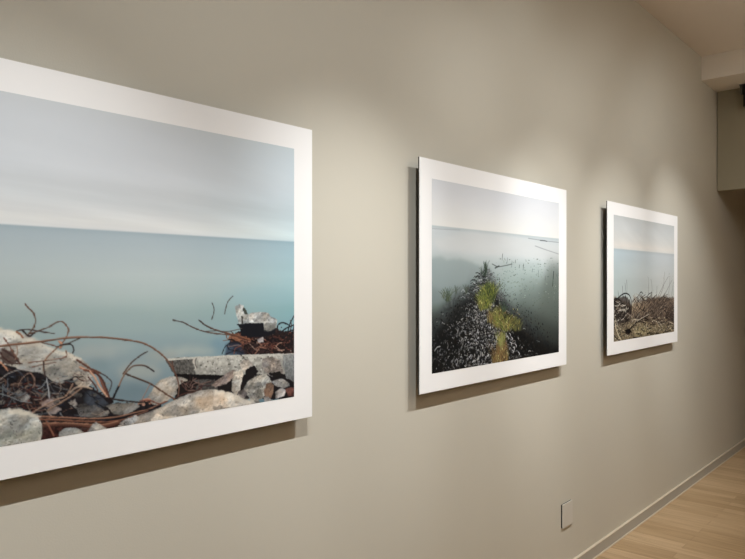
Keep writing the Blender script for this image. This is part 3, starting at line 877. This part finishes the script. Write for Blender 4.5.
def paint_three(c):
    hz = (on_wall(614, 248.6, c.off)[1] + on_wall(674.5, 254, c.off)[1]) / 2
    t = np.clip((c.z1 - c.GZ) / (c.z1 - hz), 0, 1)
    sky = ramp(t, [(0, (184, 187, 186)), (.35, (192, 195, 194)), (.7, (202, 202, 198)), (.88, (212, 208, 201)), (1, (206, 205, 200))])
    xs, zs = (c.GX - c.x0), (c.z1 - c.GZ)
    n = fbm(xs * 2 + 3, zs * 9 - xs * 2.5, 4, 61) - .5
    sky = sky * (1 + .12 * n)[..., None]
    s = np.clip((hz - c.GZ) / (hz - c.z0), 0, 1)
    sea = ramp(s, [(0, (174, 180, 182)), (.04, (184, 190, 192)), (.3, (184, 187, 184)), (.5, (180, 183, 178)), (.62, (182, 181, 172)), (1, (160, 156, 140))])
    sea = sea * water_streaks(c, .05, 2, 12, 63)
    w = np.clip(1 - c.U * 1.3, 0, 1)[..., None]
    sea = sea * (1 - w * np.array([.05, .005, -.01]))
    m = blur((c.GZ > hz).astype(float), 1.6)[..., None]
    c.C = sky * m + sea * (1 - m)
    # misty far brush
    c.poly([(611, 296), (622, 300), (632, 305), (640, 303), (648, 299), (660, 297), (677, 299), (677, 345), (611, 345)], (112, 98, 84), rough=8, soft=4,
           col2=(104, 94, 74), tex=.35, tscale=14)
    c.poly([(632, 303), (640, 302), (646, 304), (640, 312), (632, 312)], (176, 158, 128), rough=4, soft=4, alpha=.6)
    c.poly([(648, 300), (676, 299), (676, 325), (652, 322)], (74, 62, 54), rough=8, soft=8, alpha=.65, tex=.4)
    br = [(92, 74, 60), (126, 102, 82), (62, 50, 44), (150, 126, 102), (44, 36, 34), (176, 154, 128), (36, 30, 30)]
    for _ in range(760):
        x, y = random.uniform(632, 676), random.uniform(300, 326)
        h = random.uniform(3, 9)
        a = random.gauss(.15, .5)
        c.stroke([(x, y), (x + a * h * .5, y - h * .5), (x + a * h, y - h * .8)], random.uniform(.35, .85), random.choice(br), hi=.1, alpha=random.uniform(.4, .85))
    # sandy ground
    c.poly([(618, 333), (632, 322), (646, 322), (660, 326), (676, 323), (676, 336), (612, 346)], (122, 110, 86), rough=6, soft=4, alpha=.7, tex=.6, tscale=7)
    c.poly([(634, 328), (645, 326), (652, 332), (636, 337)], (160, 152, 112), rough=6, soft=6, alpha=.5)
    for _ in range(900):
        P = c.pt((random.uniform(613, 675), random.uniform(317, 341)))
        chip(c, P[0], P[1], random.uniform(3, 11), random.choice([(180, 170, 144), (90, 78, 62), (52, 44, 38), (150, 138, 110), (206, 196, 172), (112, 106, 78), (34, 28, 26)]),
             random.uniform(-.6, .6), .35)
    tangle(c, (614, 318, 674, 338), 70, (.5, 1.0), [(40, 34, 30), (64, 54, 44), (192, 178, 150), (24, 20, 20)], 6, 1)
    # stump of roots, left
    c.poly([(612, 300), (618, 298), (624, 296), (630, 300), (632, 312), (629, 322), (620, 324), (612, 324)], (56, 48, 44), rough=5, soft=2, alpha=.75, tex=.5)
    for _ in range(120):
        x, y = random.uniform(612, 630), random.uniform(301, 321)
        a = random.gauss(1.7, .6)
        h = random.uniform(3, 9)
        c.stroke([(x, y), (x + h * .5 * math.cos(a), y + h * .5 * math.sin(a)), (x + h * math.cos(a + .5), y + h * math.sin(a + .5))], random.uniform(.5, 1.1),
                 random.choice([(16, 14, 15), (20, 18, 18), (160, 146, 128), (74, 62, 54), (10, 9, 10), (204, 194, 176)]), alpha=.85)
    B = (20, 18, 20)
    c.stroke([(613, 303), (617, 299), (621, 295.4), (625, 293.4), (629, 295), (631, 300), (631.4, 306), (630, 314)], 1.4, B)
    c.stroke([(612.5, 300), (617, 298.6), (621, 302), (622, 309), (620, 317)], 1.3, B)
    c.stroke([(625, 295), (626.4, 302), (625, 310), (622, 319)], 1.2, B)
    c.stroke([(613, 308), (617, 312), (619, 320)], 1.3, B)
    c.stroke([(618, 322), (624, 316), (628, 306)], 1.0, (34, 30, 28))
    for x, y, h in [(622.4, 298, 12), (626.6, 294, 14), (618, 298, 7), (625, 292, 9)]:
        c.stroke([(x, y), (x + .3, y - h * .5), (x - .1, y - h)], .6, (70, 66, 62), alpha=.85)
    # driftwood
    c.stroke([(626, 332), (630, 329), (636, 322.8), (642, 319), (649, 315)], 2.0, (36, 30, 28), w2=1.0)
    c.stroke([(637, 321.4), (643, 317.6), (649, 314.4)], .8, (186, 176, 158))
    c.stroke([(634, 324.6), (636.6, 319), (639.4, 313.6)], 1.0, (150, 140, 124))
    c.poly([(625, 330), (629, 328.6), (631.6, 331), (629, 334.4), (625.4, 333.6)], (16, 14, 14), rough=1.5)
    c.stroke([(614.6, 321), (616, 329), (618.6, 336), (621, 340)], 1.6, (196, 180, 146))
    c.stroke([(614, 316), (617, 324), (620, 330)], 1.2, (160, 146, 120))
    c.stroke([(613, 334), (616, 338), (620, 341)], 1.3, (30, 26, 24))
    c.stroke([(620, 337), (626, 334), (630, 335)], .8, (70, 60, 50))
    c.stroke([(663, 333), (667, 328), (669, 322)], 1.1, (60, 50, 44))
    c.stroke([(666, 331), (669, 326), (670, 321)], .7, (170, 156, 136))
    tangle(c, (661, 308, 673, 320), 26, (.5, .9), [(40, 34, 32), (60, 48, 42)], 6)
    # curled flower stalks
    st = (66, 60, 56)
    c.stroke([(647, 301), (643.6, 300), (640.4, 296.6), (639.6, 293.6), (641.4, 292), (643, 294)], .9, st)
    c.stroke([(651, 300), (647, 297), (644, 298), (642.4, 301)], .8, st)
    c.stroke([(646, 301), (648, 295), (652, 292.6), (650, 297)], .8, st)
    for _ in range(16):
        P = c.pt((random.uniform(640, 655), random.uniform(292, 301)))
        chip(c, P[0], P[1], random.uniform(2, 5), (60, 54, 52), random.uniform(-1, 1), .5)
    # reeds at right
    for ps in [[(656, 300), (660, 292), (664, 284), (668, 277)], [(658.7, 299), (662.7, 289), (664, 280), (664.6, 272)], [(662, 300), (667, 290), (672, 280)],
               [(651.6, 300), (652, 290), (651.4, 280)], [(667, 302), (669, 290), (670, 276)], [(648, 299), (648.6, 288), (648.4, 278)],
               [(671, 302), (672, 292), (673.4, 282)], [(655, 300), (656.4, 294), (657, 286)]]:
        c.stroke(ps, .65, (84, 80, 76), hi=.1, alpha=.85, w2=.45)
        for _ in range(5):
            i = random.randint(1, len(ps) - 1)
            P = c.pt((ps[i][0] + random.gauss(0, 1), ps[i][1] + random.gauss(0, 1.5)))
            chip(c, P[0], P[1], random.uniform(2, 5), (86, 82, 78), random.uniform(-.8, .8), .4)
#PAINT_END

# ------------------------------------------------------------------ the three prints
OFF = .046            # front face to wall


def make_print(name, tl, tr, br_, bl, inner, label, painter, gain, step, width=None):
    """tl.. are corners on the sheet plane in photo units; inner the corners of the printed image"""
    W = lambda p: on_wall(p[0], p[1], OFF)
    x1 = (W(tr)[0] + W(br_)[0]) / 2
    if width:
        x0 = x1 - width
        zt, zb = W(tr)[1], W(br_)[1]
    else:
        x0 = (W(tl)[0] + W(bl)[0]) / 2
        zt, zb = (W(tl)[1] + W(tr)[1]) / 2, (W(bl)[1] + W(br_)[1]) / 2
    itl, itr, ibr, ibl = [W(p) for p in inner]
    ix1 = (itr[0] + ibr[0]) / 2
    iz1, iz0 = (itl[1] + itr[1]) / 2, (ibl[1] + ibr[1]) / 2
    ix0 = (itl[0] + ibl[0]) / 2 if not width else x0 + (x1 - ix1)
    print(name, 'outer', x0, x1, zb, zt, 'inner', ix0, ix1, iz0, iz1)
    cx = (x0 + x1) / 2
    root = empty(name, (cx, D, zb))
    tag(root, label, 'photograph', group='large photographs on the long wall')
    bm = bmesh.new()
    bm_box(bm, x0 - cx, x1 - cx, -OFF, -OFF + .003, 0, zt - zb, .0006)
    build('white_sheet', bm, M_white, root)
    bm = bmesh.new()
    bm_box(bm, x0 - cx + .0004, x1 - cx - .0004, -OFF + .003, -OFF + .007, .0004, zt - zb - .0004)
    build('backing_board', bm, M_black, root)
    # hanging frame set in from the edges, touching the wall
    bm = bmesh.new()
    i = .11
    a, b_, h = x0 - cx + i, x1 - cx - i, zt - zb
    bm_box(bm, a, b_, -OFF + .007, 0, i, i + .03)
    bm_box(bm, a, b_, -OFF + .007, 0, h - i - .03, h - i)
    bm_box(bm, a, a + .03, -OFF + .007, 0, i + .03, h - i - .03)
    bm_box(bm, b_ - .03, b_, -OFF + .007, 0, i + .03, h - i - .03)
    build('hanging_frame', bm, M_alu, root)
    c = Canvas(ix0, ix1, iz0, iz1, OFF)
    painter(c)
    mat = print_mat('ink_' + name, gain)
    nx, nz = int((ix1 - ix0) / step), int((iz1 - iz0) / step)
    c.to_grid('printed_image', nx, nz, -OFF - .0006, mat, root, cx, zb)
    return root, (x0, x1, zb, zt)


p2, e2 = make_print('photograph_print', (420, 157), (567, 190), (566, 365), (419.3, 394),
                    [(432, 180), (559, 202), (558.5, 353), (431.5, 372.5)],
                    'white-bordered photograph of a dark rocky spit with green weeds in misty water',
                    paint_two, 1.0, .0020)
WID = e2[1] - e2[0]
p1, e1 = make_print('photograph_print', None, (312.3, 130), (312, 416.5), None,
                    [(0, 89.5), (294, 149.5), (294, 397.3), (0, 446)],
                    'nearest white-bordered photograph, pale sea behind broken concrete slabs and rusty bent rebar',
                    paint_one, 1.02, .002, width=WID)
p3, e3 = make_print('photograph_print', (608.4, 201), (678, 216.3), (677, 342.5), (606.6, 355),
                    [(614.3, 215), (674.5, 226), (673.5, 332), (613, 341.5)],
                    'farthest white-bordered photograph, dry brown brush and driftwood on a misty shore',
                    paint_three, 1.0, .0022)

# ------------------------------------------------------------------ cover plate on the wall
xa, za = on_wall(562.7, 505, .01)
xb, zb_ = on_wall(572.5, 524, .01)
za_b = on_wall(562.7, 529, .01)[1]
root = empty('wall_plate', ((xa + xb) / 2, D, za_b))
tag(root, 'small blank wall plate painted taupe, low on the wall above the baseboard', 'wall plate')
hw, hh = (xb - xa) / 2, za - za_b
box('cover', -hw, hw, -.0115, -.006, 0, hh, M_plate, root, .002)
box('shade_gap', -hw + .002, hw - .002, -.006, 0, .002, hh - .002, M_black, root)  # dark layer that imitates the shadow edge around the plate
for dz in (.2, .8):
    bm = bmesh.new()
    bm_cyl(bm, (0, -.0112, hh * dz), (0, -.0122, hh * dz), .003, seg=16)
    build('screw', bm, M_plate, root)

# ------------------------------------------------------------------ lamp under the bulkhead at the right edge of the view
def ray(px, depth_y=None, x=None):
    dx, dy = F * _ct + (px - CX) * _st, F * _st - (px - CX) * _ct
    t = x / dx
    return dy * t


LX = min(XE - .08, (F * _ct + (745 - CX) * _st) * (Z_BULK - EYE) / (HY - 88))
ly = ray(743.4, x=LX)
tt = LX / (F * _ct + (745 - CX) * _st)
zbot = EYE + (HY - 106.5) * tt
r_ = .06
root = empty('ceiling_spotlight', (LX, ly - r_, Z_BULK))
tag(root, 'black cylinder spotlight under the bulkhead, cut off by the right edge', 'spotlight')
bm = bmesh.new()
bm_cyl(bm, (0, 0, zbot - Z_BULK), (0, 0, -.006), r_)
build('lamp_body', bm, M_spot, root, True)
bm = bmesh.new()
bm_cyl(bm, (0, 0, zbot - Z_BULK - .001), (0, 0, zbot - Z_BULK + .004), r_ * .8)
build('lens', bm, M_lens, root)
bm = bmesh.new()
bm_box(bm, -.03, .03, -r_, r_ + .024, -.006, 0, .001)
bm_box(bm, -.02, .02, r_ + .004, r_ + .022, -.075, -.004, .002)
build('bracket', bm, M_grey, root)

# ------------------------------------------------------------------ lamp track with spotlights over the prints
TRY = D - 1.38


def aim_lamp(o, tgt):
    d = Vector(tgt) - o.location
    o.rotation_euler = d.to_track_quat('-Z', 'Y').to_euler()


tr = empty('lighting_track', (0, TRY, Z_CEIL))
tag(tr, 'white lighting track fixed along the ceiling parallel to the long wall', 'track')
box('rail', XB + .3, X_BULK - .2, -.018, .018, -.03, 0, M_ceil, tr, .002)

SPOTS = [(-.6, -.2, .95, .8), (.44, .65, 1.05, 1.2), (2.45, 1.35, .95, 1.35), (.8, 2.15, 1.0, 1.15), (2.95, 2.8, 1.1, 1.0),
         (2.2, 3.6, 1.15, 1.5), (3.3, 4.3, 1.25, 1.25), (4.15, 5.35, 1.35, 1.4)]
E0 = 101
for (sx, tx, tz, k) in SPOTS:
    hx = Vector((sx, TRY, Z_CEIL - .17))
    tg = Vector((tx, D, tz))
    dr = (tg - hx).normalized()
    rt = empty('track_spotlight', (sx, TRY, Z_CEIL - .03))
    tag(rt, 'white spotlight on the ceiling track aimed at the photographs', 'spotlight', group='spotlights on the ceiling track')
    o = hx - Vector(rt.location)
    bm = bmesh.new()
    bm_cyl(bm, (0, 0, 0), (0, 0, -.12), .009, seg=12)
    build('stem', bm, M_ceil, rt)
    bm = bmesh.new()
    bm_cyl(bm, o - dr * .08, o + dr * .05, .038, .042)
    build('lamp_head', bm, M_ceil, rt, False)
    for (ang, share, dz) in ((46, 1.0, 0), (104, .22, .25)):      # hot centre of the beam and its spill
        ld = bpy.data.lights.new('spot_beam', 'SPOT')
        ld.energy = E0 * k * share
        ld.color = (.955, .99, 1.02)
        ld.spot_size = math.radians(ang)
        ld.spot_blend = 1.0
        ld.shadow_soft_size = .006
        lo = bpy.data.objects.new('spot_beam', ld)
        COL.objects.link(lo)
        lo.location = hx + dr * .075
        aim_lamp(lo, tg + Vector((0, 0, dz)))

fl = bpy.data.lights.new('fill_light', 'AREA')  # added ambient fill under the ceiling, no visible fixture
fl.shape = 'RECTANGLE'
fl.size, fl.size_y = 3.0, 2.0
fl.energy = 5
fl.color = (1.0, .92, .83)
fo = bpy.data.objects.new('fill_light', fl)
COL.objects.link(fo)
fo.location = (4.0, -2.3, Z_CEIL - .05)

ul = bpy.data.lights.new('fill_uplight', 'AREA')  # added unseen upward fill to brighten the ceiling and bulkhead
ul.shape = 'RECTANGLE'
ul.size, ul.size_y = 4.0, .3
ul.energy = 74
ul.color = (1.0, .93, .86)
uo = bpy.data.objects.new('fill_uplight', ul)
COL.objects.link(uo)
uo.location = (4.0, -2.4, 2.2)
uo.rotation_euler = (math.pi, 0, 0)

w = bpy.data.worlds.new('world')
sc.world = w
w.use_nodes = True
w.node_tree.nodes['Background'].inputs[0].default_value = (.5, .48, .45, 1)
w.node_tree.nodes['Background'].inputs[1].default_value = .05

# ------------------------------------------------------------------ camera
cd = bpy.data.cameras.new('camera')
cam = bpy.data.objects.new('camera', cd)
COL.objects.link(cam)
cam.location = (0, 0, EYE)
cam.rotation_euler = (math.pi / 2, 0, TH - math.pi / 2)
cd.sensor_width = 36
cd.lens = 36 * F / 745.0
cd.shift_y = (HY - 279.5) / 745.0
cd.clip_start = .02
sc.camera = cam

sc.view_settings.view_transform = 'Standard'
sc.view_settings.look = 'None'
sc.view_settings.exposure = 0
sc.cycles.max_bounces = 6
sc.cycles.diffuse_bounces = 4
